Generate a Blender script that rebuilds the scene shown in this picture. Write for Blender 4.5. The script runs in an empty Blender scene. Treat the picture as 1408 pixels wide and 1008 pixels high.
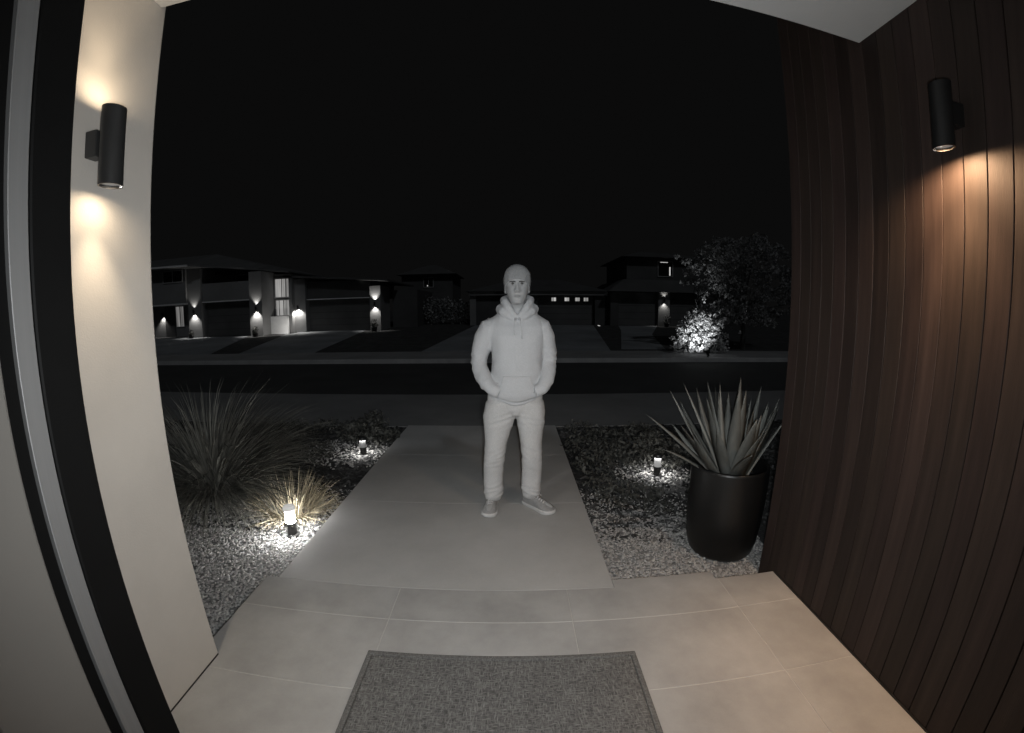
import bpy, bmesh, math, random
import numpy as np
from mathutils import Vector, Matrix, noise
random.seed(7)
R = math.radians
S = bpy.context.scene
COL = S.collection

# ------------------------------------------------------------------ camera (wide fisheye door camera)
cd = bpy.data.cameras.new('camera'); cam = bpy.data.objects.new('camera', cd); COL.objects.link(cam); S.camera = cam
cd.type = 'PANO'; cd.panorama_type = 'FISHEYE_LENS_POLYNOMIAL'; cd.fisheye_fov = math.pi
cd.sensor_fit = 'HORIZONTAL'; cd.sensor_width = 2.0
cd.fisheye_polynomial_k0 = 0; cd.fisheye_polynomial_k1 = -1.19145; cd.fisheye_polynomial_k2 = 0
cd.fisheye_polynomial_k3 = 0.145091; cd.fisheye_polynomial_k4 = 0
cd.clip_start = 0.01; cd.clip_end = 2000
cam.location = (0, 0, 1.47)
cam.rotation_euler = (Matrix.Rotation(R(90) - 0.133878, 3, 'X') @ Matrix.Rotation(-0.00484, 3, 'Z')).to_euler()

# ------------------------------------------------------------------ night sky, moon, exposure
W = bpy.data.worlds.new('World'); S.world = W; W.use_nodes = True
W.node_tree.nodes['Background'].inputs[0].default_value = (0.0033, 0.0033, 0.0033, 1)
W.node_tree.nodes['Background'].inputs[1].default_value = 1.0
sun = bpy.data.lights.new('moonlight', 'SUN'); sun.energy = 0.17; sun.angle = R(3); sun.color = (.9, .95, 1)
so = bpy.data.objects.new('moonlight', sun); COL.objects.link(so); so.rotation_euler = (R(48), 0, R(24))
S.view_settings.view_transform = 'Standard'; S.view_settings.look = 'None'
S.view_settings.exposure = 0; S.view_settings.gamma = 1; S.view_settings.use_curve_mapping = False
S.render.engine = 'CYCLES'
S.cycles.use_denoising = True
S.cycles.max_bounces = 6; S.cycles.diffuse_bounces = 3; S.cycles.sample_clamp_indirect = 3
S.cycles.caustics_reflective = False; S.cycles.caustics_refractive = False
S.render.filter_size = 2.2

def area(name, loc, direction, size, power, color, spread=180):
    l = bpy.data.lights.new(name, 'AREA'); l.shape = 'DISK'; l.size = size; l.energy = power; l.color = color; l.spread = R(spread)
    o = bpy.data.objects.new(name, l); COL.objects.link(o); o.location = loc
    o.rotation_euler = Vector(direction).to_track_quat('-Z', 'Y').to_euler(); return o
def spot(name, loc, direction, power, color, angle, blend, radius=.01):
    l = bpy.data.lights.new(name, 'SPOT'); l.energy = power; l.color = color; l.spot_size = R(angle); l.spot_blend = blend; l.shadow_soft_size = radius
    o = bpy.data.objects.new(name, l); COL.objects.link(o); o.location = loc
    o.rotation_euler = Vector(direction).to_track_quat('-Z', 'Y').to_euler(); return o
IR = (.95, .985, 1.0)
area('doorbell_infrared_lamp', (.05, .004, 1.40), (0, 1, -.06), (.045), 27, IR, 150)

# ------------------------------------------------------------------ helpers
class MB:
    def __init__(s): s.v = []; s.f = []
    def box(s, x0, y0, z0, x1, y1, z1):
        b = len(s.v); x0, x1 = sorted((x0, x1)); y0, y1 = sorted((y0, y1)); z0, z1 = sorted((z0, z1))
        s.v += [(x, y, z) for z in (z0, z1) for x, y in ((x0, y0), (x1, y0), (x1, y1), (x0, y1))]
        s.f += [tuple(b + i for i in q) for q in ((3,2,1,0),(4,5,6,7),(0,1,5,4),(1,2,6,5),(2,3,7,6),(3,0,4,7))]; return s
    def hull(s, bot, top):               # two matching rings joined and capped
        b = len(s.v); n = len(bot); s.v += list(bot) + list(top)
        s.f.append(tuple(b + i for i in reversed(range(n)))); s.f.append(tuple(b + n + i for i in range(n)))
        for i in range(n): j = (i + 1) % n; s.f.append((b + i, b + j, b + n + j, b + n + i))
        return s
    def rings(s, rs, cap0=True, cap1=True):
        b = len(s.v); n = len(rs[0])
        for r in rs: s.v += [tuple(p) for p in r]
        for k in range(len(rs) - 1):
            for i in range(n):
                j = (i + 1) % n; s.f.append((b + k*n + i, b + k*n + j, b + (k+1)*n + j, b + (k+1)*n + i))
        if cap0: s.f.append(tuple(b + i for i in reversed(range(n))))
        if cap1: s.f.append(tuple(b + (len(rs)-1)*n + i for i in range(n)))
        return s
    def lathe(s, c, prof, n=32, cap0=True, cap1=True):
        return s.rings([[(c[0] + r*math.cos(2*math.pi*i/n), c[1] + r*math.sin(2*math.pi*i/n), c[2] + z) for i in range(n)] for r, z in prof], cap0, cap1)
    def ell(s, levels, n=28, p=2.0):      # horizontal rings: z, cx, cy, rx, front depth, back depth
        rs = []
        for z, cx, cy, a, f, bk in levels:
            ring = []
            for i in range(n):
                t = 2*math.pi*i/n; c, d = math.cos(t), math.sin(t)
                q = (abs(c)**p + abs(d)**p) ** (-1/p)
                ring.append((cx + a*c*q, cy + (bk if d > 0 else f)*d*q, z))
            rs.append(ring)
        if levels[0][0] > levels[-1][0]: rs.reverse()
        return s.rings(rs)
    def tube(s, path, rad, n=10, flat=None):
        path = [Vector(p) for p in path]; rs = []; up = Vector((0, 0, 1)); prev = None
        for k, p in enumerate(path):
            t = (path[min(k+1, len(path)-1)] - path[max(k-1, 0)]).normalized()
            if prev is None:
                a = Vector((1, 0, 0)) if abs(t.z) > .9 else up
                u = t.cross(a).normalized()
            else: u = (prev - t*prev.dot(t)).normalized()
            prev = u; w = t.cross(u); r = rad[k] if hasattr(rad, '__len__') else rad
            fl = 1 if flat is None else flat
            rs.append([tuple(p + u*r*math.cos(2*math.pi*i/n) + w*r*fl*math.sin(2*math.pi*i/n)) for i in range(n)])
        return s.rings(rs)
    def ball(s, c, r, n=14, m=9):
        rx, ry, rz = r if hasattr(r, '__len__') else (r, r, r)
        rs = [[(c[0] + rx*math.sin(t)*math.cos(2*math.pi*i/n), c[1] + ry*math.sin(t)*math.sin(2*math.pi*i/n), c[2] - rz*math.cos(t)) for i in range(n)]
              for t in [math.pi*(k + .35)/(m + .7 - 1) if 0 < k < m-1 else (.12 if k == 0 else math.pi - .12) for k in range(m)]]
        return s.rings(rs)

def mesh_of(mb, name):
    me = bpy.data.meshes.new(name); me.from_pydata(mb.v, [], mb.f); me.validate(); return me
def obj(name, mb, m, parent=None, smooth=False, bevel=0, flip=True, loc=None, segs=1):
    me = mb if isinstance(mb, bpy.types.Mesh) else mesh_of(mb, name)
    if flip or bevel:
        b = bmesh.new(); b.from_mesh(me)
        if flip: bmesh.ops.recalc_face_normals(b, faces=b.faces)
        if bevel: bmesh.ops.bevel(b, geom=list(b.edges), offset=bevel, segments=segs, affect='EDGES', profile=.5, clamp_overlap=True)
        b.to_mesh(me); b.free()
    if loc is not None:
        me.transform(Matrix.Translation(-Vector(loc)))
    if smooth:
        me.polygons.foreach_set('use_smooth', [True]*len(me.polygons))
        if smooth != 'all': me.set_sharp_from_angle(angle=R(40))
    for mm in (m if isinstance(m, (list, tuple)) else [m]): me.materials.append(mm)
    o = bpy.data.objects.new(name, me); COL.objects.link(o)
    if loc is not None: o.location = loc
    if parent is not None: o.parent = parent; o.matrix_parent_inverse = parent_inv(parent)
    return o
def parent_inv(p): return world(p).inverted()
def world(p):
    m = Matrix.Translation(p.location) @ p.rotation_euler.to_matrix().to_4x4()
    return m if p.parent is None else world(p.parent) @ p.matrix_parent_inverse @ m
def tag(o, label=None, cat=None, group=None, kind=None):
    if label: o['label'] = label
    if cat: o['category'] = cat
    if group: o['group'] = group
    if kind: o['kind'] = kind
    return o
def thing(name, label, cat, loc, group=None, rz=0):
    o = bpy.data.objects.new(name, None); o.empty_display_size = .1; COL.objects.link(o); o.location = loc; o.rotation_euler = (0, 0, rz)
    return tag(o, label, cat, group)
def copy_thing(root, loc, rz, label):
    r = root.copy(); COL.objects.link(r); r.location = loc; r.rotation_euler = (0, 0, rz); r['label'] = label
    for ch in list(root.children):
        c = ch.copy(); COL.objects.link(c); c.parent = r
        for g in ch.children:
            d = g.copy(); COL.objects.link(d); d.parent = c
    return r
def quads_mesh(name, V, k=4):            # numpy (n, k, 3) -> mesh of separate k-gons
    n = len(V); me = bpy.data.meshes.new(name)
    me.vertices.add(n*k); me.vertices.foreach_set('co', V.reshape(-1).astype(np.float32))
    me.loops.add(n*k); me.loops.foreach_set('vertex_index', np.arange(n*k, dtype=np.int32))
    me.polygons.add(n); me.polygons.foreach_set('loop_start', np.arange(0, n*k, k, dtype=np.int32))
    me.update(calc_edges=True); return me
def tri_mesh(name, V, F):
    me = bpy.data.meshes.new(name); me.vertices.add(len(V)); me.vertices.foreach_set('co', V.reshape(-1).astype(np.float32))
    F = F.astype(np.int32); k = F.shape[1]
    me.loops.add(F.size); me.loops.foreach_set('vertex_index', F.reshape(-1))
    me.polygons.add(len(F)); me.polygons.foreach_set('loop_start', np.arange(0, F.size, k, dtype=np.int32))
    me.update(calc_edges=True); return me

# ------------------------------------------------------------------ materials
def g3(c): return (c, c, c) if not hasattr(c, '__len__') else tuple(c)
def M(name, col, rough=.6, var=.15, scale=6, bump=0, bscale=80, metal=0, spec=.4, stretch=(1,1,1), rnd=0, island=0, col2=None, fine=0, fscale=150, bdist=.004):
    m = bpy.data.materials.new(name); m.use_nodes = True; nt = m.node_tree; N = nt.nodes; L = nt.links
    P = N['Principled BSDF']; P.inputs['Roughness'].default_value = rough; P.inputs['Metallic'].default_value = metal
    P.inputs['Specular IOR Level'].default_value = spec
    tc = N.new('ShaderNodeTexCoord'); mp = N.new('ShaderNodeMapping'); mp.inputs['Scale'].default_value = stretch
    L.new(tc.outputs['Object'], mp.inputs[0])
    n1 = N.new('ShaderNodeTexNoise'); n1.inputs['Scale'].default_value = scale; n1.inputs['Detail'].default_value = 6; n1.inputs['Roughness'].default_value = .62
    L.new(mp.outputs[0], n1.inputs['Vector'])
    c = g3(col); lo = tuple(x*(1-var) for x in c); hi = tuple(min(1, x*(1+var)) for x in (g3(col2) if col2 is not None else c))
    rp = N.new('ShaderNodeValToRGB'); rp.color_ramp.elements[0].position = .3; rp.color_ramp.elements[1].position = .72
    rp.color_ramp.elements[0].color = (*lo, 1); rp.color_ramp.elements[1].color = (*hi, 1)
    L.new(n1.outputs['Fac'], rp.inputs[0]); out = rp.outputs[0]
    def scaleby(out, fac_out, amt):
        mr = N.new('ShaderNodeMapRange'); mr.inputs['To Min'].default_value = 1-amt; mr.inputs['To Max'].default_value = 1+amt
        L.new(fac_out, mr.inputs['Value'])
        hs = N.new('ShaderNodeHueSaturation'); L.new(mr.outputs[0], hs.inputs['Value']); L.new(out, hs.inputs['Color']); return hs.outputs[0]
    if rnd: oi = N.new('ShaderNodeObjectInfo'); out = scaleby(out, oi.outputs['Random'], rnd)
    if island: ge = N.new('ShaderNodeNewGeometry'); out = scaleby(out, ge.outputs['Random Per Island'], island)
    if fine:
        n3 = N.new('ShaderNodeTexNoise'); n3.inputs['Scale'].default_value = fscale; n3.inputs['Detail'].default_value = 3; L.new(mp.outputs[0], n3.inputs['Vector'])
        out = scaleby(out, n3.outputs['Fac'], fine)
    L.new(out, P.inputs['Base Color'])
    if bump:
        n2 = N.new('ShaderNodeTexNoise'); n2.inputs['Scale'].default_value = bscale; n2.inputs['Detail'].default_value = 4; L.new(mp.outputs[0], n2.inputs['Vector'])
        bp = N.new('ShaderNodeBump'); bp.inputs['Strength'].default_value = bump; bp.inputs['Distance'].default_value = bdist
        L.new(n2.outputs['Fac'], bp.inputs['Height']); L.new(bp.outputs[0], P.inputs['Normal'])
    return m
def EM(name, col, strength, stripes=0):
    m = bpy.data.materials.new(name); m.use_nodes = True; nt = m.node_tree; N = nt.nodes; L = nt.links
    P = N['Principled BSDF']; P.inputs['Base Color'].default_value = (*g3(.3), 1); P.inputs['Roughness'].default_value = .25
    P.inputs['Emission Color'].default_value = (*g3(col), 1); P.inputs['Emission Strength'].default_value = strength
    if stripes:                            # curtain folds behind the lit glass
        tc = N.new('ShaderNodeTexCoord'); n = N.new('ShaderNodeTexNoise'); mp = N.new('ShaderNodeMapping'); mp.inputs['Scale'].default_value = (stripes, 1, .25)
        L.new(tc.outputs['Object'], mp.inputs[0]); L.new(mp.outputs[0], n.inputs['Vector']); n.inputs['Scale'].default_value = 1.0; n.inputs['Detail'].default_value = 3
        mr = N.new('ShaderNodeMapRange'); mr.inputs['From Min'].default_value = .3; mr.inputs['From Max'].default_value = .7
        mr.inputs['To Min'].default_value = strength*.3; mr.inputs['To Max'].default_value = strength*1.25
        L.new(n.outputs['Fac'], mr.inputs['Value']); L.new(mr.outputs[0], P.inputs['Emission Strength'])
    return m
def M_timber():
    m = M('dark_stained_timber', (.0275, .0192, .0158), rough=.58, var=.3, scale=3, bump=.25, bscale=40, stretch=(14, 14, .7), rnd=.32, spec=.28, bdist=.002)
    nt = m.node_tree; N = nt.nodes; L = nt.links; P = N['Principled BSDF']; src = P.inputs['Base Color'].links[0].from_socket
    oi = N.new('ShaderNodeObjectInfo'); mr = N.new('ShaderNodeMath'); mr.operation = 'FRACT'; mu = N.new('ShaderNodeMath'); mu.operation = 'MULTIPLY'; mu.inputs[1].default_value = 7.31
    L.new(oi.outputs['Random'], mu.inputs[0]); L.new(mu.outputs[0], mr.inputs[0])
    r2 = N.new('ShaderNodeMapRange'); r2.inputs['To Min'].default_value = .485; r2.inputs['To Max'].default_value = .507; L.new(mr.outputs[0], r2.inputs['Value'])
    hs = N.new('ShaderNodeHueSaturation'); L.new(r2.outputs[0], hs.inputs['Hue']); L.new(src, hs.inputs['Color']); L.new(hs.outputs[0], P.inputs['Base Color'])
    return m
def M_weave(name, col, rough=.95, freq=220, depth=.6, contrast=.45, var=.15):
    m = bpy.data.materials.new(name); m.use_nodes = True; nt = m.node_tree; N = nt.nodes; L = nt.links; P = N['Principled BSDF']
    P.inputs['Roughness'].default_value = rough; P.inputs['Specular IOR Level'].default_value = .1
    tc = N.new('ShaderNodeTexCoord')
    def tex(stretch, sc, det=3):
        mp = N.new('ShaderNodeMapping'); mp.inputs['Scale'].default_value = stretch; L.new(tc.outputs['Object'], mp.inputs[0])
        n = N.new('ShaderNodeTexNoise'); n.inputs['Scale'].default_value = sc; n.inputs['Detail'].default_value = det; L.new(mp.outputs[0], n.inputs['Vector']); return n.outputs['Fac']
    a, b, c = tex((1, .22, .22), freq), tex((.22, 1, 1), freq), tex((1, 1, 1), 9)
    mx = N.new('ShaderNodeMath'); mx.operation = 'MAXIMUM'; L.new(a, mx.inputs[0]); L.new(b, mx.inputs[1])
    r1 = N.new('ShaderNodeMapRange'); r1.inputs['From Min'].default_value = .42; r1.inputs['From Max'].default_value = .75
    r1.inputs['To Min'].default_value = 1-contrast; r1.inputs['To Max'].default_value = 1+contrast; L.new(mx.outputs[0], r1.inputs['Value'])
    r2 = N.new('ShaderNodeMapRange'); r2.inputs['To Min'].default_value = 1-var; r2.inputs['To Max'].default_value = 1+var; L.new(c, r2.inputs['Value'])
    mm = N.new('ShaderNodeMath'); mm.operation = 'MULTIPLY'; L.new(r1.outputs[0], mm.inputs[0]); L.new(r2.outputs[0], mm.inputs[1])
    hs = N.new('ShaderNodeHueSaturation'); hs.inputs['Color'].default_value = (*g3(col), 1); L.new(mm.outputs[0], hs.inputs['Value']); L.new(hs.outputs[0], P.inputs['Base Color'])
    bp = N.new('ShaderNodeBump'); bp.inputs['Strength'].default_value = depth; bp.inputs['Distance'].default_value = .003; L.new(mx.outputs[0], bp.inputs['Height']); L.new(bp.outputs[0], P.inputs['Normal'])
    return m

m_tile = M('porch_tile', (.36, .357, .35), rough=.52, var=.18, scale=3.2, bump=.12, bscale=30, rnd=.05, fine=.05)
m_grout = M('pale_grout', (.45, .44, .42), rough=.9, var=.1)
m_joint = M('grey_joint', .36, rough=.9, var=.1)
m_path = M('path_concrete', (.43, .427, .42), rough=.62, var=.12, scale=1.5, bump=.15, bscale=90, fine=.06)
m_conc = M('pavement_concrete', .2, rough=.85, var=.16, scale=.9, bump=.2, bscale=40, fine=.08, fscale=60)
m_conc2 = M('pale_pavement_concrete', .26, rough=.85, var=.2, scale=.7, bump=.2, bscale=40, fine=.08, fscale=60)
m_kerb = M('kerb_concrete', .36, rough=.85, var=.18, scale=2, fine=.1)
m_drive = M('driveway_concrete', (.215, .225, .235), rough=.8, var=.35, scale=.35, bump=.2, bscale=30, fine=.12, fscale=40)
m_asph = M('asphalt', .05, rough=.85, var=.2, scale=.8, bump=.4, bscale=120, fine=.3, fscale=90)
m_soil = M('dark_soil', .035, rough=1, var=.5, scale=14, bump=1, bscale=60, bdist=.02)
m_lawn = M('night_lawn', .05, rough=1, var=.5, scale=2.5, bump=1, bscale=50, bdist=.03)
m_peb = M('pale_pebble', (.42, .412, .40), rough=.75, var=.15, scale=30, island=.26, bump=.2, bscale=160)
m_mulch = M('bark_mulch', .07, rough=.95, var=.4, scale=20, island=.6)
m_wallw = M('cream_render', (.60, .56, .51), rough=.8, var=.06, scale=2.2, bump=.22, bscale=170, bdist=.003)
m_ceil = M('painted_soffit', (.5, .5, .495), rough=.75, var=.03, scale=2)
m_timber = M_timber()
m_black = M('black_metal', .012, rough=.42, var=.1, spec=.4)
m_sconce = M('charcoal_metal', .03, rough=.36, var=.1, spec=.5)
m_sconce2 = M('black_lamp_metal', .010, rough=.4, var=.1, spec=.4)
m_jamb = M('black_door_frame', .0035, rough=.6, var=.2, spec=.15)
m_strip = M('brushed_aluminium', .30, rough=.6, var=.06, scale=2, stretch=(60, 60, .5), metal=.75, bump=.05)
m_panel = M('grey_door_panel', (.15, .142, .13), rough=.7, var=.05, scale=2)
m_gasket = M('rubber_gasket', .004, rough=.8, spec=.1)
m_lens = M('frosted_lens', .7, rough=.4, var=.02)
m_pot = M('black_glazed_pot', .008, rough=.38, var=.15, scale=4, spec=.45, bump=.05, bscale=20)
m_agave = M('agave_leaf', (.15, .155, .145), rough=.5, var=.35, scale=5, stretch=(1, 1, .5), rnd=.25, spec=.3, bump=.2, bscale=30)
m_grass = M('ornamental_grass_blade', (.23, .226, .20), rough=.7, var=.3, island=.55)
m_dry = M('dry_grass_blade', (.42, .365, .26), rough=.8, var=.3, island=.5)
m_leaf = M('small_leaf', (.085, .085, .076), rough=.6, var=.3, island=.55)
m_tleaf = M('tree_leaf', .20, rough=.55, var=.3, island=.55, scale=1)
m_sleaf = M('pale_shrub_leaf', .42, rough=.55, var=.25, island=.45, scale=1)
m_bark = M('bark', .06, rough=.9, var=.4, scale=12, bump=.8)
m_mat = M_weave('woven_mat', (.15, .149, .146), freq=210, contrast=.5, depth=1)
m_matb = M_weave('mat_binding', (.145, .144, .141), freq=260, contrast=.4)
m_hood = M_weave('grey_fleece', (.52, .53, .545), freq=500, contrast=.1, depth=.25, var=.06)
m_jean = M_weave('light_denim', (.53, .53, .53), freq=420, contrast=.14, depth=.3, var=.09)
m_beanie = M_weave('knit_wool', (.29, .295, .30), freq=330, contrast=.2, depth=.5, var=.08)
m_skin = M('skin', (.37, .375, .38), rough=.5, var=.06, scale=30, spec=.35)
m_brow = M('dark_brow_hair', .055, rough=.8)
m_eyew = M('eye_white', .34, rough=.25, var=.05)
m_iris = M('dark_iris', .035, rough=.15)
m_shoe = M('knit_shoe_upper', (.31, .31, .308), rough=.8, var=.12, scale=40, bump=.4, bscale=300)
m_sole = M('pale_foam_sole', .62, rough=.6, var=.06, scale=20)
m_lace = M('shoe_lace', .65, rough=.9)
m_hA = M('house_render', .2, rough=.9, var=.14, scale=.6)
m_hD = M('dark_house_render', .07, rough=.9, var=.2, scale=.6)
m_roof = M('metal_roofing', .115, rough=.6, var=.2, scale=.5, stretch=(3, .3, 1))
m_roofd = M('dark_roofing', .08, rough=.8, var=.2, scale=.5)
m_gdoor = M('garage_door_panel', .085, rough=.6, var=.15, scale=1)
m_trim = M('white_trim', .7, rough=.6, var=.05)
m_glassd = M('dark_window_glass', .01, rough=.08, spec=.5)
m_frame = M('window_frame_grey', .3, rough=.6)
m_win = EM('lit_curtained_window', (1, .98, .95), .33, 5)
m_win4 = EM('dim_entry_glass', (1, .98, .95), .17, 7)
m_win2 = EM('lit_garage_pane', (1, .98, .95), .42, 9)
m_win3 = EM('lit_narrow_pane', (1, .98, .95), .55)

# ------------------------------------------------------------------ ground, road, pavements
def zb(y): return ZG + max(0, (y-3.4)/1.9)*.088
ZG = -.12                                      # garden bed level
ground = tag(obj('ground', MB().box(-400, -60, -.6, 400, 14.98, -.2), m_soil), kind='structure')
road = tag(obj('road', MB().box(-120, 7.4, -.195, 120, 12.6, -.12), m_asph), kind='structure')
tag(obj('pavement', MB().box(-120, 5.305, -.195, 120, 7.39, -.02), m_conc), kind='structure')
kerb = tag(obj('far_kerb', MB().box(-120, 12.6, -.195, 120, 12.76, .006), m_kerb, bevel=.012), kind='structure')
tag(obj('far_pavement', MB().box(-120, 12.764, -.195, 120, 15.0, .0), m_conc2), kind='structure')
def slope(x, y, dz=0): return (x, y, .03*(y-15)+dz)
fy = MB(); ys = [15.0, 20, 26, 34, 60, 400]
for a, b in zip(ys, ys[1:]):
    n = len(fy.v); fy.v += [(-400, a, .03*(min(a, 60)-15)), (400, a, .03*(min(a, 60)-15)), (400, b, .03*(min(b, 60)-15)), (-400, b, .03*(min(b, 60)-15))]; fy.f.append((n, n+1, n+2, n+3))
tag(obj('front_yards', fy, m_lawn, flip=False), kind='structure')
def sheet(name, pts, m, dz=.006):
    mb = MB().hull([slope(x, y, -.08) for x, y in pts], [slope(x, y, dz) for x, y in pts])
    return tag(obj(name, mb, m), kind='structure')
sheet('driveway', [(-24, 15.004), (-12.0, 15.004), (-15.6, 23.15), (-24, 23.15)], m_drive)
sheet('driveway', [(-10.6, 15.004), (-7.3, 15.004), (-9.0, 26.4), (-13.3, 26.4), (-13.1, 23.1), (-11.7, 18.5)], m_drive)
sheet('driveway', [(-3.2, 15.004), (3.5, 15.004), (5.4, 28.3), (-2.4, 28.3)], m_drive)
sheet('driveway', [(4.0, 15.4), (5.7, 15.4), (7.2, 21.5), (9.7, 27.9), (7.0, 27.9), (6.2, 24.0)], m_drive)
for x0, x1, y0 in ((-9, -1.343, -.1), (.547, 9, 1.9)):
    mb = MB(); mb.v = [(x, y, z) for x in (x0, x1) for y, z in ((y0, -.195), (y0, ZG), (3.4, ZG), (5.30, zb(5.3)), (5.30, -.195))]
    mb.f = [(0, 1, 2, 3, 4), (9, 8, 7, 6, 5)] + [(i, (i+1) % 5, (i+1) % 5 + 5, i+5) for i in range(5)]
    tag(obj('garden_bed', mb, m_soil), kind='structure')

# ------------------------------------------------------------------ porch floor and path
porch = obj('porch_floor', MB().box(-1.412, -.04, -.19, 1.512, 1.962, -.0016), m_grout); tag(porch, kind='structure')
cols = [-1.414, -.607, .288, 1.150, 1.511]; rows = [1.964, 1.702, 1.254, .809, .364, -.04]
for i in range(4):
    for j in range(5):
        gap = .0018
        obj('tile', MB().box(cols[i]+gap, rows[j+1]+gap, -.016, cols[i+1]-gap, rows[j]-gap, random.uniform(-.0004, .0004)), m_tile, porch, bevel=.0012)
tag(obj('step_tile', MB().box(.549, 1.966, -.19, 1.142, 2.046, -.008), m_tile, bevel=.002), kind='structure')
path = obj('garden_path', MB().box(-1.338, 1.966, -.19, .543, 5.297, -.0075), m_joint); tag(path, kind='structure')
for a, b in ((1.968, 3.05), (3.05, 4.17), (4.17, 5.30)):
    obj('paving_slab', MB().box(-1.341, a+.0009, -.06, .546, b-.0009, -.004), m_path, path, bevel=.0008)

# ------------------------------------------------------------------ own porch walls, soffit, door side
wl = obj('rendered_wall', MB().box(-1.55, -.3, -.19, -1.32, 1.335, 3.0), m_wallw, bevel=.006, segs=2)
tag(wl, 'smooth cream rendered wall beside the door, lit by the cylinder lamp on it', 'wall')
obj('base_shadow_strip', MB().box(-1.3205, .0, -.004, -1.317, 1.33, .006), m_black, wl)  # thin black strip drawn in as the dark shadow gap at the wall base
wr = thing('timber_clad_wall', 'tall dark brown wall of vertical timber boards right of the porch', 'wall', (1.6, 1, 0))
obj('backing_panel', MB().box(1.53, -.6, -.19, 1.75, 2.10, 3.41), m_black, wr)
y = 2.108; k = 0
while y > -.55:
    w = .0845
    obj('board', MB().box(1.511, y-w+.0020, -.185, 1.529, y-.0015, 3.42), m_timber, wr, bevel=.0012, loc=(1.52, y-w/2, random.uniform(.4, 2.4)))
    y -= w; k += 1
obj('floor_trim', MB().box(1.506, -.5, -.003, 1.5105, 1.96, .010), m_black, wr)
ce = MB().hull([(1.509, -.3, 2.67), (1.509, 1.525, 2.67), (.75, 1.445, 2.67), (-.75, 1.30, 2.67), (-1.318, 1.31, 2.67), (-1.318, -.3, 2.67)],
               [(1.509, -.3, 2.97), (1.509, 1.525, 2.97), (.75, 1.445, 2.97), (-.75, 1.30, 2.97), (-1.318, 1.31, 2.97), (-1.318, -.3, 2.97)])
tag(obj('porch_ceiling', ce, m_ceil), kind='structure')
tag(obj('house_front_wall', MB().box(-1.318, -.30, -.003, 1.509, -.05, 2.668), m_wallw), kind='structure')
db = obj('video_doorbell', MB().box(-.035, -.048, 1.38, .035, -.004, 1.56), m_black, bevel=.006, segs=2)
tag(db, 'slim black video doorbell mounted on the house front wall', 'doorbell')

df = thing('door_frame', 'dark door frame with a bare aluminium edge strip, nearest to the viewer', 'door frame', (-.83, .45, 0))
obj('jamb', MB().box(-.90, .528, 0, -.80, .607, 2.665), m_jamb, df, bevel=.003)
obj('edge_strip', MB().box(-.90, .4915, 0, -.8035, .5265, 2.665), m_strip, df, bevel=.0012)
obj('seal', MB().box(-.90, .464, 0, -.812, .490, 2.665), m_gasket, df)
obj('door_leaf', MB().box(-.90, .31, 0, -.80, .4625, 2.665), m_panel, df, bevel=.004, segs=2)

# ------------------------------------------------------------------ cylinder wall lamps
WARM = (1.0, .80, .56)
def wall_lamp(label, cx, cy, z0, z1, r, wallx, mz0, mz1, my, up_w, dn_w, col, angle=125, met=None):
    met = met or m_sconce
    t = thing('cylinder_wall_lamp', label, 'wall lamp', (wallx, cy, (z0+z1)/2), 'cylinder lamps on the porch walls')
    n = 40; ring = lambda rr, z: [(cx+rr*math.cos(2*math.pi*i/n), cy+rr*math.sin(2*math.pi*i/n), z) for i in range(n)]
    b = MB().rings([ring(r-.004, z0+.016), ring(r-.004, z0), ring(r, z0), ring(r, z0+.02), ring(r, z1-.02), ring(r, z1), ring(r-.004, z1), ring(r-.004, z1-.016)], False, False)
    obj('lamp_body', b, met, t, smooth=True, flip=False)
    obj('lens', MB().lathe((cx, cy, z0+.010), [(r-.004, 0), (r-.004, .004)], 32), m_lens, t)
    obj('lens', MB().lathe((cx, cy, z1-.014), [(r-.004, 0), (r-.004, .004)], 32), m_lens, t)
    s = -1 if wallx < cx else 1
    x0 = cx + s*(r-.004)
    obj('mounting_block', MB().box(x0, my-.021, mz0, wallx - s*.001, my+.021, mz1), met, t, bevel=.003, segs=2)
    for w, z, d in ((dn_w, z0+.006, -1), (up_w, z1-.006, 1)):
        if w:
            spot('wall_lamp_spill', (cx, cy, z), (0, 0, d), w[0], col, angle, 1.0, .014)
            spot('wall_lamp_beam', (cx, cy, z), (0, 0, d), w[1], col, 62, 1.0, .014)
            if len(w) > 2: spot('wall_lamp_throw', (cx, cy, z), (-s*.8, .55, d*.8), w[2], (1, .965, .92), 115, .9, .012)
wall_lamp('dark cylinder lamp on the pale wall, throwing light up and down', -1.236, 1.075, 1.893, 2.145, .0375, -1.32, 1.985, 2.07, 1.062, (3.3, 5.0), (3.7, 14, 24), WARM, 176)
wall_lamp('dark cylinder lamp on the brown timber boards, shining down only', 1.415, 1.092, 2.035, 2.258, .035, 1.511, 2.12, 2.20, 1.10, 0, (43, 56, 11), (1.0, .63, .36), 174, m_sconce2)

# ------------------------------------------------------------------ doormat
dm = thing('doormat', 'charcoal grey woven doormat lying on the porch tiles', 'doormat', (-.06, 1.07, 0))
obj('woven_pile', MB().box(-.615, .62, .001, .508, 1.442, .013), m_mat, dm, bevel=.003)
for x0, x1, y0, y1 in ((-.640, -.616, .62, 1.443), (.509, .533, .62, 1.443), (-.640, .533, 1.4435, 1.468)):
    obj('binding', MB().box(x0, y0, .001, x1, y1, .0155), m_matb, dm, bevel=.005, segs=2)
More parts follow.
